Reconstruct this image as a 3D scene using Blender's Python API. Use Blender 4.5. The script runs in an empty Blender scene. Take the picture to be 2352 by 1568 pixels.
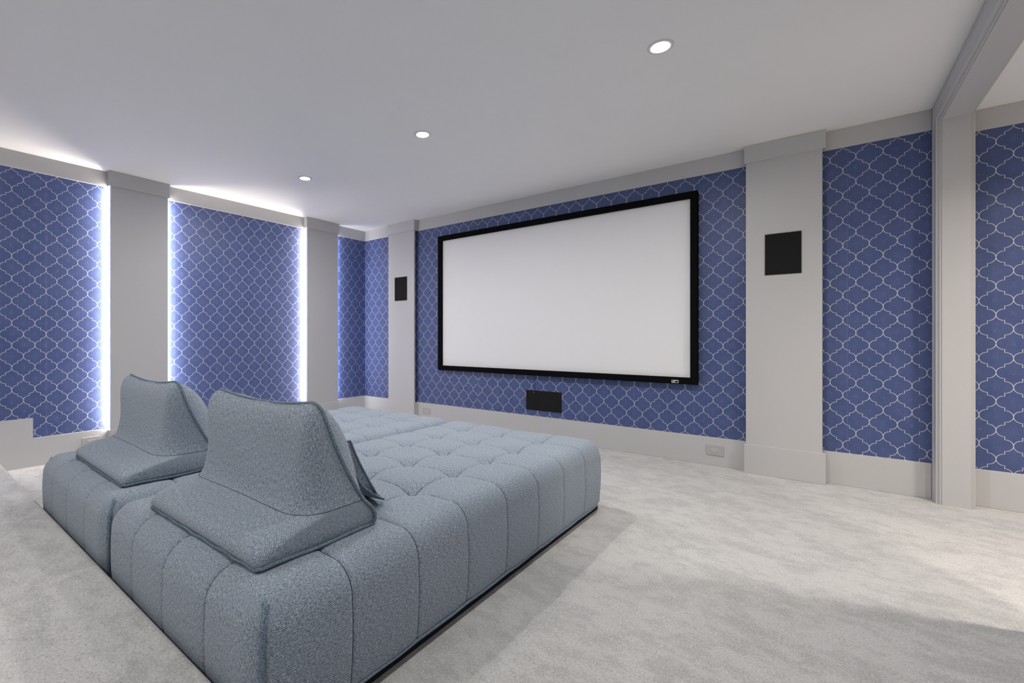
import bpy, bmesh, math, random
from mathutils import Vector, Matrix

S = bpy.context.scene
COL = S.collection
PI = math.pi
random.seed(7)

# ------------------------------------------------------------------ camera, world, exposure, room lamps
CAM_H = 1.14
cam_d = bpy.data.cameras.new('camera')
cam_d.sensor_width = 36.0
cam_d.lens = 1058.99 / 2352 * 36.0
cam_d.shift_x = (1176 - 1025.65) / 2352
cam_d.shift_y = (774.49 - 784) / 2352
cam_d.clip_start = 0.02
cam = bpy.data.objects.new('camera', cam_d)
COL.objects.link(cam)
cam.location = (0, 0, CAM_H)
cam.rotation_euler = (PI / 2, 0, 0.681)
S.camera = cam

world = bpy.data.worlds.new('world')
S.world = world
world.use_nodes = True
world.node_tree.nodes['Background'].inputs[0].default_value = (0.6, 0.62, 0.66, 1)
world.node_tree.nodes['Background'].inputs[1].default_value = 0.0

S.view_settings.view_transform = 'Standard'
S.view_settings.look = 'None'
S.view_settings.exposure = 0.15
S.view_settings.gamma = 1.0
S.view_settings.use_curve_mapping = False

CEIL = 2.75
DOWN_W = 16.0            # watts of each ceiling downlight
HALL_W = 39.0            # watts of each hall lamp
LED_P = 140.0            # radiance of the strips behind the pilasters


def lamp(name, loc, power, size, color=(1, 1, 1), spread=170):
    d = bpy.data.lights.new(name, 'AREA')
    d.shape = 'DISK'
    d.size = size
    d.energy = power
    d.color = color
    d.spread = math.radians(spread)
    o = bpy.data.objects.new(name, d)
    o.location = loc
    COL.objects.link(o)
    return o


WHITE = (1.0, 0.965, 0.93)
SEEN = [(-0.687, 2.729), (-2.45, 2.722), (-4.05, 2.724)]
REST = [(-0.69, 0.45, 0.42), (-2.66, 0.45, 0.5), (-4.3, 0.45, 0.2), (-0.69, -1.6, 0.7), (-2.66, -1.6, 0.7), (-4.3, -1.6, 0.5)]
for x, y, k in [(x, y, 1.0) for x, y in SEEN] + REST:
    lamp('downlight_lamp', (x, y, CEIL - 0.012), DOWN_W * k, 0.075, WHITE)
for x, y in [(1.85, 3.18), (1.85, 1.2)]:
    lamp('hall_lamp', (x, y, 2.66), HALL_W, 0.30, (1.0, 0.9, 0.8), 150)

# ------------------------------------------------------------------ node helpers
class Nd:
    """a float socket with arithmetic"""
    def __init__(s, nt, v): s.nt, s.v = nt, v
    def op(s, o, *a):
        n = s.nt.nodes.new('ShaderNodeMath'); n.operation = o
        for i, q in enumerate((s,) + a):
            q = q.v if isinstance(q, Nd) else q
            if isinstance(q, (int, float)): n.inputs[i].default_value = q
            else: s.nt.links.new(q, n.inputs[i])
        return Nd(s.nt, n.outputs[0])
    def __add__(s, b): return s.op('ADD', b)
    def __sub__(s, b): return s.op('SUBTRACT', b)
    def __mul__(s, b): return s.op('MULTIPLY', b)
    def __truediv__(s, b): return s.op('DIVIDE', b)
    def gt(s, b): return s.op('GREATER_THAN', b)
    def lt(s, b): return s.op('LESS_THAN', b)
    def abs(s): return s.op('ABSOLUTE')
    def sqrt(s): return s.op('SQRT')
    def sin(s): return s.op('SINE')
    def max(s, b): return s.op('MAXIMUM', b)
    def min(s, b): return s.op('MINIMUM', b)
    def pp(s, b): return s.op('PINGPONG', b)
    def rev(s): return Nd(s.nt, 1.0).op('SUBTRACT', s)
    def sm(s, a, b):   # 0 below a .. 1 above b
        n = s.nt.nodes.new('ShaderNodeMapRange'); n.interpolation_type = 'SMOOTHSTEP'
        s.nt.links.new(s.v, n.inputs[0])
        n.inputs[1].default_value, n.inputs[2].default_value = a, b
        return Nd(s.nt, n.outputs[0])


def srgb(r, g, b):
    f = lambda c: (c / 255 / 12.92) if c <= 10 else ((c / 255 + 0.055) / 1.055) ** 2.4
    return (f(r), f(g), f(b), 1)


def new_mat(name, col=(0.5, 0.5, 0.5, 1), rough=0.6, spec=0.3, metal=0.0):
    m = bpy.data.materials.new(name); m.use_nodes = True
    b = m.node_tree.nodes['Principled BSDF']
    b.inputs['Base Color'].default_value = col
    b.inputs['Roughness'].default_value = rough
    b.inputs['Specular IOR Level'].default_value = spec
    b.inputs['Metallic'].default_value = metal
    return m, m.node_tree, b


def noise(nt, vec, scale, detail=2.0, rough=0.5):
    n = nt.nodes.new('ShaderNodeTexNoise')
    n.inputs['Scale'].default_value = scale
    n.inputs['Detail'].default_value = detail
    n.inputs['Roughness'].default_value = rough
    if vec is not None: nt.links.new(vec, n.inputs['Vector'])
    return Nd(nt, n.outputs['Fac'])


def ramp(nt, fac, stops):
    n = nt.nodes.new('ShaderNodeValToRGB')
    e = n.color_ramp.elements
    e[0].position, e[0].color = stops[0]
    e[1].position, e[1].color = stops[-1]
    for p, c in stops[1:-1]:
        k = e.new(p); k.color = c
    nt.links.new(fac.v, n.inputs[0])
    return n.outputs[0]


def mixc(nt, fac, a, b, mode='MIX'):
    n = nt.nodes.new('ShaderNodeMix'); n.data_type = 'RGBA'; n.blend_type = mode
    for idx, q in ((0, fac), (6, a), (7, b)):
        q = q.v if isinstance(q, Nd) else q
        if isinstance(q, (int, float)): n.inputs[idx].default_value = q
        elif isinstance(q, tuple): n.inputs[idx].default_value = q
        else: nt.links.new(q, n.inputs[idx])
    return n.outputs[2]


def bump(nt, bsdf, h, dist, strength=1.0):
    n = nt.nodes.new('ShaderNodeBump')
    n.inputs['Distance'].default_value = dist
    n.inputs['Strength'].default_value = strength
    nt.links.new(h.v, n.inputs['Height'])
    nt.links.new(n.outputs[0], bsdf.inputs['Normal'])


def paint(name, c, rough=0.55, spec=0.25):
    m, nt, b = new_mat(name, c, rough, spec)
    tc = nt.nodes.new('ShaderNodeTexCoord')
    n = noise(nt, tc.outputs['Object'], 6.0, 3)
    col = mixc(nt, n.sm(0.3, 0.7) * 0.05, c, (c[0] * 0.9, c[1] * 0.9, c[2] * 0.9, 1))
    nt.links.new(col, b.inputs['Base Color'])
    bump(nt, b, noise(nt, tc.outputs['Object'], 240.0, 2), 0.0004, 0.25)
    return m


TRIM = paint('satin_trim_paint', (0.545, 0.545, 0.55, 1), 0.42, 0.3)
CEILM = paint('ceiling_paint', (0.93, 0.925, 0.915, 1), 0.8, 0.1)
PLAIN = paint('wall_paint', (0.62, 0.61, 0.60, 1), 0.7, 0.15)


# ------------------------------------------------------------------ wallpaper
PW, VW = 0.1513, 0.1923


def wallpaper(name, axis, phases, seam0, seam_step):
    """trellis print; axis 0/1 = horizontal object axis; phases = list of (from_u, u0, z0)"""
    m, nt, b = new_mat(name, (0, 0, 0, 1), 0.5, 0.42)
    tc = nt.nodes.new('ShaderNodeTexCoord')
    sp = nt.nodes.new('ShaderNodeSeparateXYZ')
    nt.links.new(tc.outputs['Object'], sp.inputs[0])
    U = Nd(nt, sp.outputs[axis]); Z = Nd(nt, sp.outputs[2])
    u0 = Nd(nt, phases[0][1]); z0 = Nd(nt, phases[0][2])
    for (frm, a, c), (_, pa, pc) in zip(phases[1:], phases[:-1]):
        st = U.gt(frm)
        u0 = st * (a - pa) + u0
        z0 = st * (c - pc) + z0
    x = (U - u0).pp(PW / 2)
    y = (Z - z0).pp(VW / 2)
    s = x.gt(PW / 4)
    t = s.rev()
    x2 = x * t + (s * (PW / 2) - x * s)
    y2 = y * t + (s * (VW / 2) - y * s)
    a, h = PW / 4, 0.40 * VW / 2
    fx = (x2 - a) / a
    fy = y2 / h
    f = (fx * fx + fy * fy).sqrt()
    g = ((fx * fx) / (a * a) + (fy * fy) / (h * h)).sqrt().max(0.001)
    d1 = (f - 1.0).abs() * f / g + y2.gt(h)
    d2 = (x2 - a).abs() + y2.lt(h - 0.0015) + y2.gt(VW / 2 - h + 0.0015)
    d = d1.min(d2)
    line = d.sm(0.0008, 0.0019).rev()
    # paper colour: fine vertical fibre, cloudy tone, small pale flecks at the middle of every cell
    mp = nt.nodes.new('ShaderNodeMapping')
    mp.inputs['Scale'].default_value = (1, 1, 0.16)
    nt.links.new(tc.outputs['Object'], mp.inputs[0])
    fib = noise(nt, mp.outputs[0], 260.0, 3, 0.6)
    cloud = noise(nt, tc.outputs['Object'], 9.0, 2)
    base = mixc(nt, cloud.sm(0.3, 0.7), (0.056, 0.089, 0.232, 1), (0.069, 0.103, 0.254, 1))
    base = mixc(nt, fib.sm(0.35, 0.75) * 0.30, base, (0.115, 0.135, 0.30, 1))
    cx, cz = x2 - 0.0, y2 - VW / 2
    rad = ((cx * cx) * 2.2 + (cz * cz) * 0.8).sqrt()
    fl = noise(nt, mp.outputs[0], 330.0, 4, 0.7).sm(0.53, 0.68) * rad.sm(0.006, 0.034).rev()
    base = mixc(nt, fl * 0.6, base, (0.34, 0.37, 0.52, 1))
    sm_ = (((U - seam0) / seam_step).op('FRACT') - 0.5).abs() * seam_step
    seam = (sm_.op('MULTIPLY', -1.0) + seam_step / 2).sm(0.0006, 0.0016).rev()
    base = mixc(nt, seam * 0.22, base, (0.42, 0.45, 0.6, 1))
    col = mixc(nt, line, base, (0.76, 0.755, 0.74, 1))
    nt.links.new(col, b.inputs['Base Color'])
    nt.links.new((line * -0.10 + 0.42).v, b.inputs['Roughness'])
    bump(nt, b, fib * 0.6 + line, 0.0005, 0.5)
    return m


WP_LEFT = wallpaper('trellis_wallpaper_side', 1, [(-9, 0.8026, 2.5136), (1.6, 2.0116, 2.4139)], 0.957, 0.53)
WP_FAR = wallpaper('trellis_wallpaper_far', 0, [(-9, -5.0965, 2.5114), (-4.5, -4.0541, 2.5126), (-3.3, -0.7413, 2.3134), (-0.2, 0.136, 1.6563), (0.7, 0.9108, 2.444)], -0.899, 0.53)


# ------------------------------------------------------------------ carpet
def carpet(name):
    m, nt, b = new_mat(name, (0.5, 0.5, 0.5, 1), 0.95, 0.05)
    tc = nt.nodes.new('ShaderNodeTexCoord')
    vec = tc.outputs['Object']
    mp = nt.nodes.new('ShaderNodeMapping')
    mp.inputs['Rotation'].default_value = (0, 0, 0.5)
    mp.inputs['Scale'].default_value = (1.0, 1.45, 1.0)
    nt.links.new(vec, mp.inputs[0])
    big = noise(nt, mp.outputs[0], 2.8, 7, 0.72)
    mid = noise(nt, mp.outputs[0], 9.0, 6, 0.75)
    fine = noise(nt, vec, 120.0, 4, 0.8)
    tiny = noise(nt, vec, 330.0, 2, 0.6)
    pat = (big * 0.5 + mid * 0.5).sm(0.42, 0.56)
    col = mixc(nt, pat, (0.515, 0.513, 0.505, 1), (0.645, 0.642, 0.632, 1))
    g = fine * 0.65 + tiny * 0.35
    col = mixc(nt, g.sm(0.47, 0.36) * 0.9, col, (0.26, 0.255, 0.25, 1))
    col = mixc(nt, g.sm(0.52, 0.62) * 0.75, col, (0.90, 0.89, 0.87, 1))
    nt.links.new(col, b.inputs['Base Color'])
    b.inputs['Sheen Weight'].default_value = 0.15
    bump(nt, b, fine * 0.7 + tiny * 0.5, 0.010, 0.55)
    return m


CARPET = carpet('grey_carpet')


# ------------------------------------------------------------------ upholstery (uv in metres)
def fabric(name):
    m, nt, b = new_mat(name, (0.2, 0.25, 0.3, 1), 0.9, 0.12)
    tc = nt.nodes.new('ShaderNodeTexCoord')
    sp = nt.nodes.new('ShaderNodeSeparateXYZ')
    nt.links.new(tc.outputs['UV'], sp.inputs[0])
    u, v = Nd(nt, sp.outputs[0]), Nd(nt, sp.outputs[1])
    wob = noise(nt, tc.outputs['UV'], 160.0, 2) * 0.0016
    k = 2 * PI / 0.0052
    a = ((u + v * 0.35 + wob) * k).sin()
    c = ((v - u * 0.0 + wob) * (k * 1.25)).sin()
    weave = a * c * 0.5 + 0.5
    n1 = noise(nt, tc.outputs['UV'], 190.0, 3, 0.8)
    mp = nt.nodes.new('ShaderNodeMapping')
    mp.inputs['Scale'].default_value = (1, 0.22, 1)
    nt.links.new(tc.outputs['UV'], mp.inputs[0])
    n2 = noise(nt, mp.outputs[0], 300.0, 3, 0.75)
    t = weave * 0.22 + n1 * 0.42 + n2 * 0.36
    col = ramp(nt, t, [(0.36, (0.034, 0.058, 0.103, 1)), (0.455, (0.152, 0.207, 0.288, 1)),
                       (0.535, (0.330, 0.402, 0.478, 1)), (0.65, (0.88, 0.91, 0.91, 1))])
    nt.links.new(col, b.inputs['Base Color'])
    b.inputs['Sheen Weight'].default_value = 0.25
    b.inputs['Sheen Roughness'].default_value = 0.5
    bump(nt, b, weave * 0.7 + n1 * 0.6, 0.0016, 0.6)
    return m


FABRIC = fabric('blue_grey_tweed')
PIPING, _nt, _b = new_mat('tweed_piping', (0.105, 0.14, 0.19, 1), 0.9, 0.1)
_tc = _nt.nodes.new('ShaderNodeTexCoord')
_nt.links.new(ramp(_nt, noise(_nt, _tc.outputs['Object'], 420.0, 2), [(0.35, (0.045, 0.075, 0.125, 1)), (0.68, (0.34, 0.42, 0.50, 1))]), _b.inputs['Base Color'])
THREAD, _, _ = new_mat('dark_seam_thread', (0.035, 0.045, 0.065, 1), 0.9, 0.05)
PLINTH, _, _ = new_mat('plinth_gap_shade', (0.02, 0.02, 0.022, 1), 0.9, 0.05)  # low plinth, coloured black to stand in for the shadow gap


def plastic(name, c, rough, spec=0.4, bs=0.0, bscale=300):
    m, nt, b = new_mat(name, c, rough, spec)
    tc = nt.nodes.new('ShaderNodeTexCoord')
    n = noise(nt, tc.outputs['Object'], bscale, 2)
    bump(nt, b, n, 0.0005, bs or 0.1)
    nt.links.new(mixc(nt, n * 0.2, c, (c[0] * .75, c[1] * .75, c[2] * .75, 1)), b.inputs['Base Color'])
    return m


VELVET = plastic('black_velvet', (0.006, 0.006, 0.007, 1), 0.95, 0.05)
SCREEN = plastic('matte_white_screen', (0.88, 0.885, 0.90, 1), 0.85, 0.1, 0.05)
GRILLE = plastic('black_speaker_cloth', (0.012, 0.012, 0.012, 1), 0.8, 0.2, 0.5, 900)
BLACKP = plastic('black_plastic', (0.015, 0.015, 0.015, 1), 0.5, 0.3)
PLATE = plastic('grey_plastic', (0.47, 0.465, 0.46, 1), 0.45, 0.35)
SOCKET = plastic('light_grey_plastic', (0.55, 0.545, 0.54, 1), 0.4, 0.35)
SILVER, _, _ = new_mat('silver_print', (0.75, 0.76, 0.76, 1), 0.35, 0.5, 0.2)
RINGM = plastic('white_enamel', (0.8, 0.8, 0.8, 1), 0.4, 0.4)


def emit(name, col, st):
    m = bpy.data.materials.new(name); m.use_nodes = True
    nt = m.node_tree; nt.nodes.remove(nt.nodes['Principled BSDF'])
    e = nt.nodes.new('ShaderNodeEmission')
    e.inputs[0].default_value = (*col, 1); e.inputs[1].default_value = st
    nt.links.new(e.outputs[0], nt.nodes['Material Output'].inputs[0])
    return m


LENS = emit('lit_lens', (1, 0.98, 0.95), 60)
LEDV = emit('led_strip_cool', (1.0, 0.90, 0.83), LED_P)
LEDW = emit('led_strip_weak', (0.95, 0.92, 1.0), LED_P * 0.36)


# ------------------------------------------------------------------ mesh helpers
def link(name, me, m, parent=None, smooth=False):
    o = bpy.data.objects.new(name, me)
    COL.objects.link(o)
    if m is not None: me.materials.append(m)
    if parent is not None: o.parent = parent
    if smooth:
        for p in me.polygons: p.use_smooth = True
    return o


def from_bm(name, bm, m, parent=None, smooth=False):
    me = bpy.data.meshes.new(name)
    bmesh.ops.recalc_face_normals(bm, faces=bm.faces[:])
    bm.to_mesh(me); bm.free()
    return link(name, me, m, parent, smooth)


def add_box(bm, x0, x1, y0, y1, z0, z1, bev=0.0, seg=2):
    r = bmesh.ops.create_cube(bm, size=1.0)
    vs = r['verts']
    for v in vs:
        v.co = Vector((x0 + (v.co.x + .5) * (x1 - x0), y0 + (v.co.y + .5) * (y1 - y0), z0 + (v.co.z + .5) * (z1 - z0)))
    if bev > 0:
        es = list({e for v in vs for e in v.link_edges})
        bmesh.ops.bevel(bm, geom=es, offset=bev, segments=seg, affect='EDGES', profile=0.5)


def box(name, x0, x1, y0, y1, z0, z1, m, parent=None, bev=0.0, seg=2):
    bm = bmesh.new()
    add_box(bm, x0, x1, y0, y1, z0, z1, bev, seg)
    return from_bm(name, bm, m, parent)


def boxes(name, lst, m, parent=None, bev=0.0):
    bm = bmesh.new()
    for b in lst: add_box(bm, *b, bev)
    return from_bm(name, bm, m, parent)


def tube(pts, r, closed=False, n=8):
    """swept circle; returns bmesh"""
    bm = bmesh.new()
    P = [Vector(p) for p in pts]
    N = len(P)
    rings = []
    up = None
    for i in range(N):
        a = P[(i - 1) % N] if (closed or i > 0) else P[i]
        b = P[(i + 1) % N] if (closed or i < N - 1) else P[i]
        t = (b - a).normalized()
        if up is None:
            up = Vector((0, 0, 1)) if abs(t.z) < 0.9 else Vector((1, 0, 0))
        u = (up - t * up.dot(t)).normalized()
        up = u
        w = t.cross(u)
        rings.append([bm.verts.new(P[i] + (u * math.cos(2 * PI * k / n) + w * math.sin(2 * PI * k / n)) * r) for k in range(n)])
    for i in range(N if closed else N - 1):
        A, B = rings[i], rings[(i + 1) % N]
        for k in range(n):
            bm.faces.new((A[k], A[(k + 1) % n], B[(k + 1) % n], B[k]))
    if not closed:
        bm.faces.new(rings[0]); bm.faces.new(rings[-1][::-1])
    return bm


def empty(name, loc, label, cat, group=None):
    o = bpy.data.objects.new(name, None)
    o.empty_display_size = 0.1
    COL.objects.link(o)
    o.location = loc
    o['label'] = label; o['category'] = cat
    if group: o['group'] = group
    return o


def child(o, root):
    """parent a part built in world coordinates to a root placed elsewhere"""
    o.parent = root
    o.matrix_parent_inverse = Matrix.Translation(-Vector(root.location))
    return o


def struct(o):
    o['kind'] = 'structure'
    return o


def copy_thing(root, delta, label=None, rz=0.0):
    c = root.copy(); COL.objects.link(c)
    c.location = root.location + Vector(delta)
    c.rotation_euler.z += rz
    if label: c['label'] = label
    for ch in list(root.children):
        d = ch.copy(); COL.objects.link(d); d.parent = c
        for g in list(ch.children):
            e = g.copy(); COL.objects.link(e); e.parent = d
    return c


# ------------------------------------------------------------------ room shell
XW, YW = -5.407, 4.694          # wallpaper planes
XT, YT = -5.392, 4.679          # faces of crown and base boards
YN = -2.6                       # near end of the room, behind the camera
XR, XH = 0.63, 0.785            # two faces of the wall with the cased opening
XE = 3.2                        # far side of the hall
OP0, OP1, OPZ = 2.803, 4.556, 2.62   # the opening

struct(box('wall_left', XW - 0.1, XW, YN, YW, 0, 2.85, WP_LEFT))
struct(box('wall_far', XW - 0.1, XE, YW, YW + 0.1, 0, 2.85, WP_FAR))
struct(box('wall_near', XW - 0.1, XE, YN - 0.1, YN, 0, 2.85, PLAIN))
struct(boxes('wall_right', [(XR, XH, YN, OP0 - .013, 0, CEIL), (XR, XH, OP0 - .013, OP1 + .013, OPZ + .013, CEIL), (XR, XH, OP1 + .013, YW, 0, CEIL)], PLAIN))
struct(box('wall_hall', XE, XE + 0.1, YN, YW, 0, 2.85, PLAIN))
struct(boxes('ceiling', [(XW - 0.1, XR, YN, YW + 0.1, CEIL, CEIL + 0.1), (XR, XE, YN, YW + 0.1, 2.676, CEIL + 0.1)], CEILM))
floor = struct(box('floor', XW - 0.1, XE, YN, YW + 0.1, -0.1, 0, CARPET))
bm = bmesh.new()
add_box(bm, XW, XR, YN, 0.602, 0.0, 0.173)
es = [e for e in bm.edges if all(abs(v.co.y - 0.602) < 1e-4 and abs(v.co.z - 0.173) < 1e-4 for v in e.verts)]
bmesh.ops.bevel(bm, geom=es, offset=0.03, segments=6, affect='EDGES', profile=0.5)
riser = from_bm('riser', bm, CARPET, floor)

# base boards: the side one steps up where it meets the raised floor
bm = bmesh.new()
prof = [(YN, 0), (YT, 0), (YT, 0.252), (0.863, 0.252), (0.863, 0.428), (YN, 0.428)]
va = [bm.verts.new((XT, y, z)) for y, z in prof]
vb = [bm.verts.new((XW, y, z)) for y, z in prof]
bm.faces.new(va); bm.faces.new(vb[::-1])
for i in range(6):
    bm.faces.new((va[i], vb[i], vb[(i + 1) % 6], va[(i + 1) % 6]))
struct(from_bm('baseboard_left', bm, TRIM))
struct(box('baseboard_far', XW, 0.612, YT, YW, 0, 0.251, TRIM, None, 0.003))
struct(box('baseboard_hall', 0.80, XE, YT, YW, 0, 0.251, TRIM, None, 0.003))
# crown boards
struct(box('trim_1', XW, XT, YN, YT, 2.602, CEIL, TRIM, None, 0.002))
struct(box('trim_2', XT, 0.612, YT, YW, 2.602, CEIL, TRIM, None, 0.002))
struct(box('trim_3', 0.80, XE, YT, YW, 2.534, 2.676, TRIM, None, 0.003))


# cased opening: jambs, head, moulded casings on both faces
door = struct(bpy.data.objects.new('door_1', None))
COL.objects.link(door)
door.location = (0.71, (OP0 + OP1) / 2, 0)


def dpart(o): return child(o, door)


JX0, JX1 = 0.648, 0.773


def casing(name, face, out, hi):
    """one moulded casing board round the opening; face = x of outer face, out = -1 theatre side, +1 hall side"""
    # profile: distance from the jamb line -> x
    j = JX0 if out < 0 else JX1
    d = j - face
    prof = [(0.0, j), (0.0, j - d * 0.12), (0.005, j - d * 0.12), (0.005, j - d * 0.42), (0.011, j - d * 0.42), (0.011, j - d * 0.52),
            (0.0165, j - d * 0.62), (0.019, j - d * 0.86), (0.024, j - d * 0.86), (0.098, face + d * 0.10), (0.102, face), (0.116, face), (0.118, face + d * .1), (0.118, j - d * 0.1)]
    path = [(OP0, 0.0, -1, 0), (OP0, OPZ, -1, 1), (OP1, OPZ, 1, 1), (OP1, 0.0, 1, 0)]
    bm = bmesh.new()
    rows = []
    for (y, z, sy, sz) in path:
        rows.append([bm.verts.new((x, y + sy * t, min(z + sz * t, hi))) for t, x in prof])
    for a, b in zip(rows[:-1], rows[1:]):
        for k in range(len(prof) - 1):
            bm.faces.new((a[k], a[k + 1], b[k + 1], b[k]))
    for r in rows[0], rows[-1]: bm.faces.new(r)
    return dpart(from_bm(name, bm, TRIM))


casing('casing', 0.612, -1, 2.742)
casing('casing', 0.803, 1, 2.672)
dpart(box('jamb', JX0, JX1, OP1, OP1 + 0.012, 0, OPZ + 0.012, TRIM))
dpart(box('jamb', JX0, JX1, OP0 - 0.012, OP0, 0, OPZ + 0.012, TRIM))
dpart(box('head_jamb', JX0, JX1, OP0, OP1, OPZ, OPZ + 0.012, TRIM))


# ------------------------------------------------------------------ pilasters: floating panel, capital, base block
def pilaster(side, p0, p1, c0, c1, label, leds=()):
    """p0..p1 panel span, c0..c1 capital span along the wall"""
    L = side == 'left'
    if L:
        f = lambda a, b, d0, d1, z0, z1: (XW + d0, XW + d1, a, b, z0, z1)
        loc = (XW + 0.05, (p0 + p1) / 2, 0)
    else:
        f = lambda a, b, d0, d1, z0, z1: (a, b, YW - d1, YW - d0, z0, z1)
        loc = ((p0 + p1) / 2, YW - 0.05, 0)
    r = empty('pilaster', loc, label, 'pilaster')
    child(box('panel', *f(p0, p1, 0.046, 0.072, 0.24, 2.62), TRIM, None, 0.002), r)
    child(box('backing', *f(p0 + 0.14, p1 - 0.14, 0.0, 0.047, 0.24, 2.62), TRIM), r)
    child(box('capital', *f(c0, c1, 0.015, 0.088, 2.606, CEIL - 0.001), TRIM, None, 0.002), r)
    child(box('base_block', *f(c0, c1, 0.015, 0.088, 0.0, 0.242), TRIM, None, 0.003), r)
    for e, mm in leds:
        a, b = (p0 + 0.016, p0 + 0.026) if e < 0 else (p1 - 0.026, p1 - 0.016)
        child(box('led_strip', *f(a, b, 0.024, 0.042, 0.27, 2.59), mm), r)
    return r


pilaster('left', 1.421, 1.925, 1.408, 1.939, 'grey pilaster on the side wall near the stepped baseboard, glowing along both edges', [(-1, LEDV), (1, LEDV)])
pilaster('left', 3.624, 4.126, 3.606, 4.138, 'grey pilaster on the side wall next to the room corner, white light along its edge', [(-1, LEDV), (1, LEDW)])
pilaster('far', -4.822, -4.318, -4.834, -4.303, 'narrow-looking grey pilaster with a speaker, between the corner and the screen')
pilaster('far', -0.488, 0.014, -0.500, 0.034, 'pale grey pilaster with a speaker, between the screen and the cased opening')

# ------------------------------------------------------------------ projection screen
SX0, SX1, SZ0, SZ1 = -3.905, -0.854, 0.712, 2.463
scr = empty('projection_screen', ((SX0 + SX1) / 2, 4.66, SZ0), 'wide white projection screen in a black velvet frame on the far wall', 'screen')
FW = 0.061
bm = bmesh.new()
outer = [(SX0, SZ0), (SX1, SZ0), (SX1, SZ1), (SX0, SZ1)]
inner = [(SX0 + FW, SZ0 + FW), (SX1 - FW, SZ0 + FW), (SX1 - FW, SZ1 - FW), (SX0 + FW, SZ1 - FW)]
YF, YS, YBk = 4.632, 4.666, 4.688
A = [bm.verts.new((x, YF, z)) for x, z in outer]
B = [bm.verts.new((x, YF, z)) for x, z in inner]
Cc = [bm.verts.new((x, YBk, z)) for x, z in inner]
D = [bm.verts.new((x, YBk, z)) for x, z in outer]
for P_, Q_ in ((A, B), (B, Cc), (Cc, D), (D, A)):
    for i in range(4):
        bm.faces.new((P_[i], P_[(i + 1) % 4], Q_[(i + 1) % 4], Q_[i]))
es = [e for e in bm.edges if all(v in A + D for v in e.verts)]
bmesh.ops.bevel(bm, geom=es, offset=0.005, segments=2, affect='EDGES')
child(from_bm('frame', bm, VELVET), scr)
child(box('screen_surface', SX0 + FW - .01, SX1 - FW + .01, YS, YS + 0.006, SZ0 + FW - .01, SZ1 - FW + .01, SCREEN), scr)
# small silver badge: outlined plate with slanted bars
bx0, bx1, bz0, bz1, by = -1.070, -1.010, 0.7205, 0.7475, YF - 0.0015
bm = bmesh.new()
t = 0.0042
for q in [(bx0, bx1, bz0, bz0 + t), (bx0, bx1, bz1 - t, bz1), (bx0, bx0 + t, bz0, bz1), (bx1 - t, bx1, bz0, bz1), (bx0 + .032, bx1 - .008, bz1 - .0085, bz1 - t)]:
    add_box(bm, q[0], q[1], by, YF, q[2], q[3])
for k, wd in ((0.008, 0.0045), (0.0145, 0.0045), (0.021, 0.005)):
    x = bx0 + k
    lo = [bm.verts.new(p) for p in ((x - .003, by, bz0 + t), (x + wd - .003, by, bz0 + t), (x + wd + .011, by, bz1 - t), (x + .011, by, bz1 - t))]
    hi = [bm.verts.new((v.co.x, YF, v.co.z)) for v in lo]
    bm.faces.new(lo); bm.faces.new(hi[::-1])
    for i in range(4): bm.faces.new((lo[i], hi[i], hi[(i + 1) % 4], lo[(i + 1) % 4]))
bd = child(from_bm('badge', bm, SILVER), scr)
bd['label'] = 'small silver badge with slanted bars on the black frame'

# ------------------------------------------------------------------ speakers
def speaker(name, x0, x1, z0, z1, y, label):
    r = empty(name, ((x0 + x1) / 2, y, (z0 + z1) / 2), label, 'speaker')
    bm = bmesh.new()
    d = 0.0035
    for q in [(x0, x1, z0, z0 + d), (x0, x1, z1 - d, z1), (x0, x0 + d, z0 + d, z1 - d), (x1 - d, x1, z0 + d, z1 - d)]:
        add_box(bm, q[0], q[1], y - 0.006, y, q[2], q[3])
    child(from_bm('frame', bm, BLACKP), r)
    child(box('grille', x0 + d, x1 - d, y - 0.005, y, z0 + d, z1 - d, GRILLE, None, 0.001), r)
    return r


YP = YW - 0.072
speaker('wall_speaker', -0.355, -0.115, 1.652, 1.987, YP, 'black flush speaker on the wide pilaster between screen and cased opening')
speaker('wall_speaker', -4.687, -4.449, 1.654, 1.984, YP, 'black flush speaker on the pilaster between screen and room corner')
sp = speaker('center_speaker', -2.622, -2.188, 0.316, 0.5385, YW - 0.001, 'black rectangular speaker panel low on the wallpaper under the screen')

# cable hanging from the screen with a small plug
r = empty('cable', (-2.512, 4.682, 0.72), 'thin black cable with a small plug hanging from the screen over the low speaker', 'cable')
pts = [(-2.512 + 0.004 * math.sin(k * 0.7), 4.680, 0.72 - 0.205 * k / 12) for k in range(13)]
child(from_bm('cord', tube(pts, 0.0022, n=6), BLACKP, None, True), r)
bm = bmesh.new()
bmesh.ops.create_uvsphere(bm, u_segments=10, v_segments=8, radius=0.009)
for v in bm.verts: v.co = Vector((v.co.x, v.co.y * .7, v.co.z * 1.5)) + Vector((-2.511, 4.680, 0.506))
child(from_bm('plug', bm, BLACKP, None, True), r)
child(box('clip', -2.5155, -2.5105, 4.672, 4.6745, 0.516, 0.522, SILVER), r)


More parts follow.
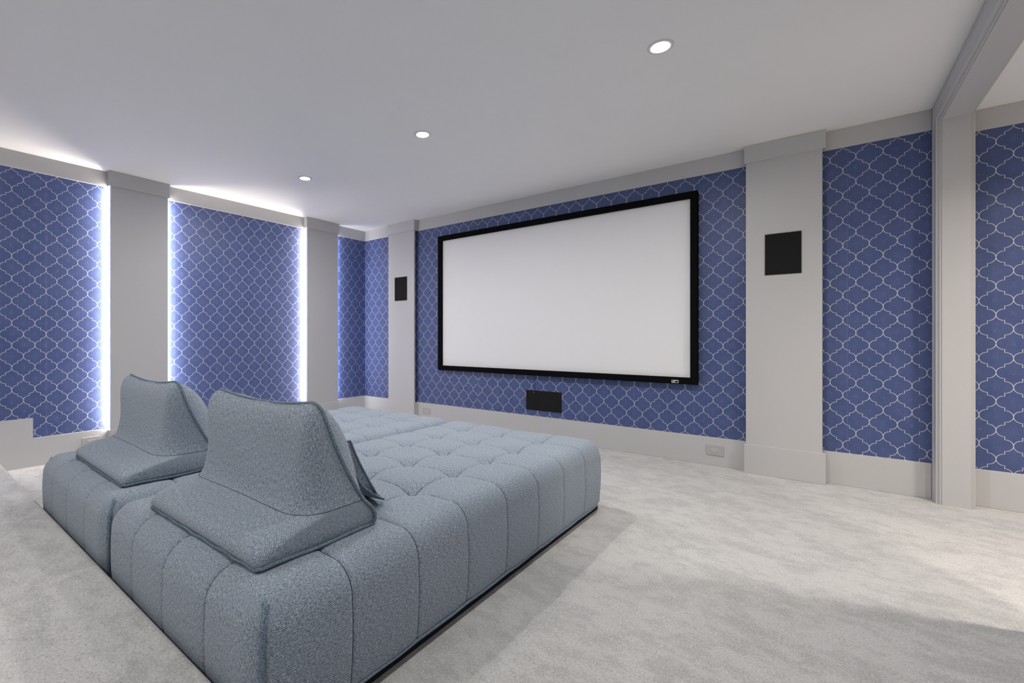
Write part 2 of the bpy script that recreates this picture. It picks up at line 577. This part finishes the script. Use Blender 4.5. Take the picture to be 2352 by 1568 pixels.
# ------------------------------------------------------------------ outlets
def outlet(side, a0, a1, z0, z1, label):
    L = side == 'left'
    if L:
        f = lambda a, b, d0, d1, zz0, zz1: (XT + d0, XT + d1, a, b, zz0, zz1)
        loc = (XT, (a0 + a1) / 2, (z0 + z1) / 2)
    else:
        f = lambda a, b, d0, d1, zz0, zz1: (a, b, YT - d1, YT - d0, zz0, zz1)
        loc = ((a0 + a1) / 2, YT, (z0 + z1) / 2)
    r = empty('wall_outlet', loc, label, 'outlet')
    child(box('cover_plate', *f(a0, a1, 0.0, 0.006, z0, z1), PLATE, None, 0.0035, 3), r)
    ma, mz = (a0 + a1) / 2, (z0 + z1) / 2
    rec = child(box('receptacle', *f(ma - 0.034, ma + 0.034, 0.005, 0.0085, mz - 0.0165, mz + 0.0165), SOCKET, None, 0.001), r)
    bm = bmesh.new()
    for s in (-1, 1):
        c = ma + s * 0.0185
        for dz in (-0.0068, 0.0068):
            add_box(bm, *f(c + 0.002, c + 0.010, 0.008, 0.0089, mz + dz - 0.0011, mz + dz + 0.0011))
        add_box(bm, *f(c - 0.0105, c - 0.0055, 0.008, 0.0089, mz - 0.0026, mz + 0.0026))
    sl = from_bm('slots', bm, BLACKP)
    sl['kind'] = 'stuff'
    child(sl, r)
    return r


outlet('far', -0.795, -0.657, 0.092, 0.180, 'grey wall outlet on the baseboard beside the wide pilaster with speaker')
outlet('far', -4.209, -4.062, 0.097, 0.183, 'grey wall outlet low on the baseboard near the corner pilaster, behind the daybed')
outlet('left', 1.209, 1.347, 0.106, 0.194, 'grey wall outlet on the side baseboard, half hidden behind a backrest cushion')

# ------------------------------------------------------------------ downlights
def ring_lathe(prof, n=40):
    bm = bmesh.new()
    rows = [[bm.verts.new((r * math.cos(2 * PI * k / n), r * math.sin(2 * PI * k / n), z)) for k in range(n)] for r, z in prof]
    for a, b in zip(rows[:-1], rows[1:]):
        for k in range(n):
            bm.faces.new((a[k], a[(k + 1) % n], b[(k + 1) % n], b[k]))
    return bm


dl = empty('downlight', (SEEN[0][0], SEEN[0][1], CEIL), 'lit recessed ceiling downlight nearest the cased opening', 'downlight', 'recessed ceiling downlights')
from_bm('trim_ring', ring_lathe([(0.068, 0.0), (0.068, -0.004), (0.062, -0.007), (0.050, -0.006), (0.045, -0.003), (0.045, 0.0)]), RINGM, dl, True)
bm = ring_lathe([(0.046, -0.002), (0.044, -0.0035), (0.0005, -0.0045)])
from_bm('lens', bm, LENS, dl, True)
copy_thing(dl, (SEEN[1][0] - SEEN[0][0], SEEN[1][1] - SEEN[0][1], 0), 'lit recessed ceiling downlight in the middle, above the daybed and screen')
copy_thing(dl, (SEEN[2][0] - SEEN[0][0], SEEN[2][1] - SEEN[0][1], 0), 'lit recessed ceiling downlight nearest the side wall with glowing pilasters')


# ------------------------------------------------------------------ daybed modules
MW, ML = 1.244, 2.415          # module width and length
NX, NY = 4, 8                 # tufted cells
Z0, ZT = 0.044, 0.440         # underside and top
RR = 0.085


def dense(n, cells, size, dens):
    out = []
    c = size / cells
    for i in range(cells):
        for k in range(dens):
            out.append(-size / 2 + c * (i + 0.5 - 0.5 * math.cos(PI * k / dens)))
    out.append(size / 2)
    return out


XS = dense(0, NX, MW, 20)
YS_ = dense(0, NY, ML, 20)
ZS = [Z0 + (ZT - Z0) * (1 - math.cos(PI / 2 * k / 26)) if False else Z0 + (ZT - Z0) * math.sin(PI / 2 * k / 30) for k in range(31)]


def seam_depth(c, size, cells):
    """distance to the nearest inner seam"""
    cs = size / cells
    best = 9.0
    for i in range(1, cells):
        best = min(best, abs(c + size / 2 - i * cs))
    return best


def arch(d, w):
    t = min(d / w, 1.0)
    return math.sqrt(max(0.0, 1 - (1 - t) ** 2))


def module_mesh(seed):
    rnd = random.Random(seed)
    ph = [rnd.uniform(0, 6.28) for _ in range(6)]
    hx, hy = MW / 2, ML / 2

    def place(x, y, z):
        dx, dy = seam_depth(x, MW, NX), seam_depth(y, ML, NY)
        q = Vector((max(-hx + RR, min(hx - RR, x)), max(-hy + RR, min(hy - RR, y)), min(ZT - RR, z)))
        n = Vector((x, y, z)) - q
        if n.length < 1e-6: n = Vector((0, 0, 1))
        n.normalize()
        p = q + n * RR
        top = max(0.0, n.z)
        side = 1 - top
        a = 0.010 * top + 0.005 * side
        d = -a * (1 - arch(dx, 0.085)) - a * (1 - arch(dy, 0.085))
        d -= 0.0025 * (math.exp(-(dx / 0.003) ** 2) + math.exp(-(dy / 0.003) ** 2))
        d -= 0.026 * top * math.exp(-(dx * dx + dy * dy) / 0.060 ** 2)
        d += 0.022 * top
        w = max(0.0, min(1.0, (y + 0.85) / 0.75))
        d -= 0.023 * top * (1 - w * w * (3 - 2 * w))
        hz = (z - Z0) / (ZT - Z0)
        d += 0.012 * side * math.sin(PI * min(1, max(0, hz)))
        d += 0.0035 * (math.sin(7 * x + ph[0]) * math.sin(6 * y + ph[1]) + 0.6 * math.sin(15 * y + ph[2]) * math.sin(13 * x + ph[3]))
        if z <= Z0 + 1e-6: d -= 0.006
        return p + n * d

    verts, faces, uvs = [], [], []

    def patch(us, vs, fn, uvfn):
        base = len(verts)
        for v in vs:
            for u in us:
                verts.append(fn(u, v))
        W = len(us)
        for j in range(len(vs) - 1):
            for i in range(W - 1):
                idx = (base + j * W + i, base + j * W + i + 1, base + (j + 1) * W + i + 1, base + (j + 1) * W + i)
                faces.append(idx)
                uvs.extend([uvfn(us[i], vs[j]), uvfn(us[i + 1], vs[j]), uvfn(us[i + 1], vs[j + 1]), uvfn(us[i], vs[j + 1])])

    patch(XS, YS_, lambda u, v: place(u, v, ZT), lambda u, v: (u, v))
    patch(XS, ZS, lambda u, v: place(u, -hy, v), lambda u, v: (u, -hy + (v - ZT)))
    patch(XS[::-1], ZS, lambda u, v: place(u, hy, v), lambda u, v: (u, hy - (v - ZT)))
    patch(YS_, ZS, lambda u, v: place(hx, u, v), lambda u, v: (hx - (v - ZT), u))
    patch(YS_[::-1], ZS, lambda u, v: place(-hx, u, v), lambda u, v: (-hx + (v - ZT), u))
    base = len(verts)
    for sx, sy in ((-1, -1), (-1, 1), (1, 1), (1, -1)):
        verts.append(Vector((sx * (hx - .02), sy * (hy - .02), Z0)))
    faces.append((base, base + 1, base + 2, base + 3)); uvs.extend([(0, 0), (0, 1), (1, 1), (1, 0)])
    me = bpy.data.meshes.new('upholstery')
    me.from_pydata(verts, [], faces)
    uv = me.uv_layers.new(name='uv')
    flat = [c for p in uvs for c in p]
    uv.data.foreach_set('uv', flat)
    bm = bmesh.new(); bm.from_mesh(me)
    bmesh.ops.remove_doubles(bm, verts=bm.verts[:], dist=0.00008)
    bm.to_mesh(me); bm.free()
    return me, place


def clean(pts):
    out = [pts[0]]
    for p in pts[1:]:
        if (p - out[-1]).length > 0.004: out.append(p)
    return out


def module(cx, cy, seed, label):
    r = empty('daybed_module', (cx, cy, 0), label, 'daybed', 'tufted daybed modules')
    me, place = module_mesh(seed)
    link('upholstery', me, FABRIC, r, True)
    hx, hy = MW / 2, ML / 2
    for i in range(1, NX):
        x = -hx + i * MW / NX
        pts = [place(x, -hy, z) for z in ZS[:-1]] + [place(x, y, ZT) for y in YS_[::2]] + [place(x, hy, z) for z in ZS[-2::-1]]
        pts = [p + Vector((0, 0, 0.0012)) for p in pts]
        from_bm('seam', tube(clean(pts), 0.0019, False, 5), THREAD, r, True)
    for j in range(1, NY):
        y = -hy + j * ML / NY
        pts = [place(-hx, y, z) for z in ZS[:-1]] + [place(x, y, ZT) for x in XS[::2]] + [place(hx, y, z) for z in ZS[-2::-1]]
        pts = [p + Vector((0, 0, 0.0012)) for p in pts]
        from_bm('seam', tube(clean(pts), 0.0019, False, 5), THREAD, r, True)
    # short piped fold down each vertical corner
    for sx in (-1, 1):
        for sy in (-1, 1):
            pts = []
            k = RR * (1 - 0.7071) - 0.006
            for i in range(13):
                z = Z0 + 0.006 + (0.405 - Z0) * i / 12
                o = 0.004 if i < 11 else 0.004 + 0.010 * (i - 10)
                b = 0.012 * math.sin(PI * (z - Z0) / (ZT - Z0)) * 0.7
                pts.append((sx * (hx - k - o + b), sy * (hy - k - o + b), z))
            pts.append((pts[-1][0] - sx * 0.012, pts[-1][1] - sy * 0.002, pts[-1][2] + 0.001))
            from_bm('corner_piping', tube(pts, 0.0095, n=8), PIPING, r, True)
    pts = []
    for (ax, ay, bx, by) in ((-1, -1, 1, -1), (1, -1, 1, 1), (1, 1, -1, 1), (-1, 1, -1, -1)):
        for i in range(24):
            tt = i / 24
            x, y = (ax + (bx - ax) * tt) * (hx - 0.0), (ay + (by - ay) * tt) * (hy - 0.0)
            q = Vector((max(-hx + RR, min(hx - RR, x)), max(-hy + RR, min(hy - RR, y))))
            n = Vector((x, y)) - q
            n.normalize()
            w = 0.002 * math.sin(9 * tt * 6)
            pts.append((q.x + n.x * (RR - 0.001), q.y + n.y * (RR - 0.001), Z0 + 0.004 + w))
    from_bm('hem_piping', tube(pts, 0.0055, True, 8), PIPING, r, True)
    box('plinth', -hx + 0.022, hx - 0.022, -hy + 0.022, hy - 0.022, 0.0, Z0 + 0.004, PLINTH, r, 0.004)  # set close to the hem so its black paints the shade under the module
    return r


MY = 0.622 + ML / 2
module(-1.748, MY, 3, 'blue-grey tufted daybed module in front, beside the open carpet')
module(-3.020, MY, 11, 'blue-grey tufted daybed module behind, facing the glowing side wall')


# ------------------------------------------------------------------ backrest cushions
def backrest_mesh():
    lv = [  # z, back y, half width, corner radius, pipe y, front bulge
        (0.010, 0.000, 0.410, 0.014, 0.450, 0.000),
        (0.028, -0.009, 0.416, 0.026, 0.453, 0.015),
        (0.048, -0.008, 0.418, 0.044, 0.453, 0.030),
        (0.065, 0.010, 0.416, 0.080, 0.448, 0.040),
        (0.078, 0.044, 0.413, 0.098, 0.440, 0.047),
        (0.088, 0.088, 0.409, 0.112, 0.431, 0.052),
        (0.096, 0.128, 0.405, 0.118, 0.424, 0.056),
        (0.101, 0.151, 0.402, 0.116, 0.420, 0.059),
        (0.106, 0.163, 0.400, 0.114, 0.416, 0.062),
        (0.114, 0.172, 0.397, 0.112, 0.411, 0.067),
        (0.136, 0.182, 0.392, 0.108, 0.398, 0.080),
        (0.172, 0.189, 0.387, 0.103, 0.376, 0.100),
        (0.212, 0.194, 0.382, 0.095, 0.354, 0.120),
        (0.254, 0.198, 0.379, 0.085, 0.334, 0.132),
        (0.296, 0.201, 0.376, 0.074, 0.317, 0.138),
        (0.338, 0.204, 0.373, 0.064, 0.302, 0.136),
        (0.374, 0.207, 0.369, 0.054, 0.290, 0.128),
        (0.405, 0.212, 0.364, 0.043, 0.281, 0.113),
        (0.429, 0.219, 0.358, 0.032, 0.274, 0.094),
        (0.446, 0.229, 0.350, 0.021, 0.269, 0.072),
        (0.459, 0.241, 0.339, 0.011, 0.265, 0.045),
        (0.468, 0.253, 0.325, 0.003, 0.261, 0.014),
    ]
    NS, NC, NB, NF = 10, 10, 40, 40
    rings = []
    for z, yb, w, r, yp, b in lv:
        r = min(r, (yp - yb) * 0.8)
        sk = max(0.0, min(1.0, (z - 0.05) / 0.06)) * 0.022
        w += sk
        ring = []
        for k in range(NS): ring.append((w, yp + (yb + r - yp) * k / NS))
        for k in range(NC):
            a = PI / 2 * k / NC
            ring.append((w - r + r * math.cos(a), yb + r - r * math.sin(a)))
        for k in range(NB + 1): ring.append((w - r - 2 * (w - r) * k / NB, yb))
        for k in range(1, NC + 1):
            a = PI / 2 * (1 - k / NC)
            ring.append((-w + r - r * math.cos(a), yb + r - r * math.sin(a)))
        for k in range(1, NS + 1): ring.append((-w, yb + r + (yp - yb - r) * k / NS))
        for k in range(1, NF):
            x = -w + 2 * w * k / NF
            ring.append((x, yp + b * (1 - abs(x / w) ** 7)))
        ring2 = []
        n = len(ring)
        for i, (x, y) in enumerate(ring):
            sag = 0.0
            if z > 0.35:      # the top edge sags a little between its corners
                sag = -0.020 * (z - 0.35) / 0.105 * (1 - (x / 0.33) ** 2 if abs(x) < 0.33 else 0)
            wv = 0.003 * math.sin(9 * x + 20 * z) if z > 0.05 else 0
            ring2.append(Vector((x - sk, y + wv, z + sag)))
        rings.append(ring2)
    n = len(rings[0])
    verts, faces, uvs = [v for rg in rings for v in rg], [], []
    vs = [0.0]
    for a, b in zip(rings[:-1], rings[1:]):
        mid = NS + NC + NB // 2
        vs.append(vs[-1] + (b[mid] - a[mid]).length)
    mid = NS + NC + NB // 2
    us = []
    for rg in rings:
        acc = [0.0]
        for i in range(n): acc.append(acc[-1] + (rg[(i + 1) % n] - rg[i]).length)
        us.append([q - acc[mid] for q in acc])
    for j in range(len(rings) - 1):
        for i in range(n):
            i2 = (i + 1) % n
            faces.append((j * n + i, j * n + i2, (j + 1) * n + i2, (j + 1) * n + i))
            uvs += [(us[j][i], vs[j]), (us[j][i + 1], vs[j]), (us[j + 1][i + 1], vs[j + 1]), (us[j + 1][i], vs[j + 1])]
    faces.append(tuple(range(n))[::-1]); uvs += [(0, 0)] * n
    faces.append(tuple(range((len(rings) - 1) * n, len(rings) * n))); uvs += [(v.x, v.y) for v in rings[-1]]
    me = bpy.data.meshes.new('shell')
    me.from_pydata(verts, [], faces)
    uv = me.uv_layers.new(name='uv')
    uv.data.foreach_set('uv', [c for p in uvs for c in p])
    # piping path: up the left side edge, along the top, down the right, round the bottom back
    iR, iL = 0, NS + NC + NB + NC + NS
    path = [rings[0][i] for i in range(iR, iL + 1)]
    path += [rg[iL] for rg in rings[1:]]
    top = rings[-1]
    path += [v + Vector((0, 0.004, 0.003)) for v in top[NS + NC:NS + NC + NB + 1][::-1]]
    path += [rg[iR] for rg in rings[1:][::-1]]
    out = []
    for i, p in enumerate(path):
        if not out or (p - out[-1]).length > 0.012:
            c = Vector((0, 0.22, p.z))
            o = (p - c); o.normalize()
            out.append(p + o * 0.004 + Vector((0, 0, 0.0025 * math.sin(i * 0.9) if p.z < 0.02 else 0)))
    crease = [rings[8][i] + Vector((0, -0.0005, 0)) for i in range(0, iL + 1)]
    return me, out, crease


def backrest(cx, y0, label, rz=0.0):
    r = empty('backrest_cushion', (cx, y0, 0.4385), label, 'backrest', 'backrest cushions')
    r.rotation_euler.z = rz
    me, path, crease = backrest_mesh()
    link('shell', me, FABRIC, r, True)
    from_bm('piping', tube(path, 0.0062, True, 8), PIPING, r, True)
    from_bm('crease_seam', tube(crease, 0.0011, False, 5), THREAD, r, True)
    return r


b0 = backrest(-1.712, 0.708, 'blue-grey backrest cushion standing on the front daybed module', 0.0)
b0.scale.x = 1.02
b1 = copy_thing(b0, (-1.240, 0.018, 0.0), 'blue-grey backrest cushion on the daybed module nearer the glowing side wall', -0.02)
b1.scale.x = 1.06


# ------------------------------------------------------------------ lumbar pillows leaning on the backrests
def pillow_mesh(W, H, T):
    n, m_ = 28, 18
    g = 0.020
    verts, faces, uvs = [], [], []

    def outline(u, v):
        x = W / 2 * u * (1 - 0.05 * (1 - v * v))
        y = H / 2 * v * (1 - 0.07 * (1 - u * u))
        return x, y

    def thick(u, v):
        return g + (T / 2 - g) * ((1 - u * u) * (1 - v * v)) ** 0.42

    for s in (1, -1):
        base = len(verts)
        for j in range(m_ + 1):
            for i in range(n + 1):
                u, v = -1 + 2 * i / n, -1 + 2 * j / m_
                u, v = math.sin(u * PI / 2), math.sin(v * PI / 2)
                x, y = outline(u, v)
                z = s * thick(u, v)
                if s > 0 and v < -0.4:      # the bottom gusset is pushed out under the front face
                    q = (-0.4 - v) / 0.6
                    y -= 0.046 * q * q; z -= 0.058 * q * q
                verts.append((x, y, z))
        for j in range(m_):
            for i in range(n):
                a = base + j * (n + 1) + i
                f = (a, a + 1, a + n + 2, a + n + 1)
                faces.append(f if s > 0 else f[::-1])
                for q in (f if s > 0 else f[::-1]): uvs.append((verts[q][0], verts[q][1]))
    off = (n + 1) * (m_ + 1)
    loop = [i for i in range(n + 1)] + [j * (n + 1) + n for j in range(1, m_ + 1)] + [m_ * (n + 1) + i for i in range(n - 1, -1, -1)] + [j * (n + 1) for j in range(m_ - 1, 0, -1)]
    mid = []
    for k in loop:
        x, y, z = [(p + q) / 2 for p, q in zip(verts[k], verts[k + off])]
        mid.append(len(verts)); verts.append((x * (1 - 0.022 / (W / 2)), y * (1 - 0.022 / (H / 2)), z))
    L = len(loop)
    for k in range(L):
        a, b = loop[k], loop[(k + 1) % L]
        c, d = mid[k], mid[(k + 1) % L]
        for f in ((b, a, c, d), (d, c, a + off, b + off)):
            faces.append(f)
            for q in f: uvs.append((verts[q][0] + verts[q][1], verts[q][2]))
    me = bpy.data.meshes.new('pillow_cover')
    me.from_pydata(verts, [], faces)
    uv = me.uv_layers.new(name='uv')
    uv.data.foreach_set('uv', [c for p in uvs for c in p])
    return me, [[Vector(verts[k + d]) for k in loop] for d in (0, off)]


def pillow(cx, y, z, lean, rz, roll, label):
    me, edge = pillow_mesh(0.46, 0.25, 0.085)
    o = link('lumbar_pillow', me, FABRIC, None, True)
    o['label'] = label; o['category'] = 'pillow'; o['group'] = 'pillows leaning on the backrests'
    o.location = (cx, y, z)
    o.rotation_mode = 'QUATERNION'
    o.rotation_quaternion = (Matrix.Rotation(rz, 4, 'Z') @ Matrix.Rotation(PI / 2 - lean, 4, 'X') @ Matrix.Rotation(roll, 4, 'Z')).to_quaternion()
    for pts in edge:
        from_bm('piping', tube(pts, 0.004, True, 6), PIPING, o, True)
    return o


pillow(-1.670, 1.243, 0.568, -0.42, 0.0, 0.17, 'blue-grey pillow peeking out beneath the front backrest cushion')
pillow(-2.903, 1.250, 0.600, -0.30, 0.0, -0.04, 'blue-grey pillow mostly hidden between the two backrest cushions')
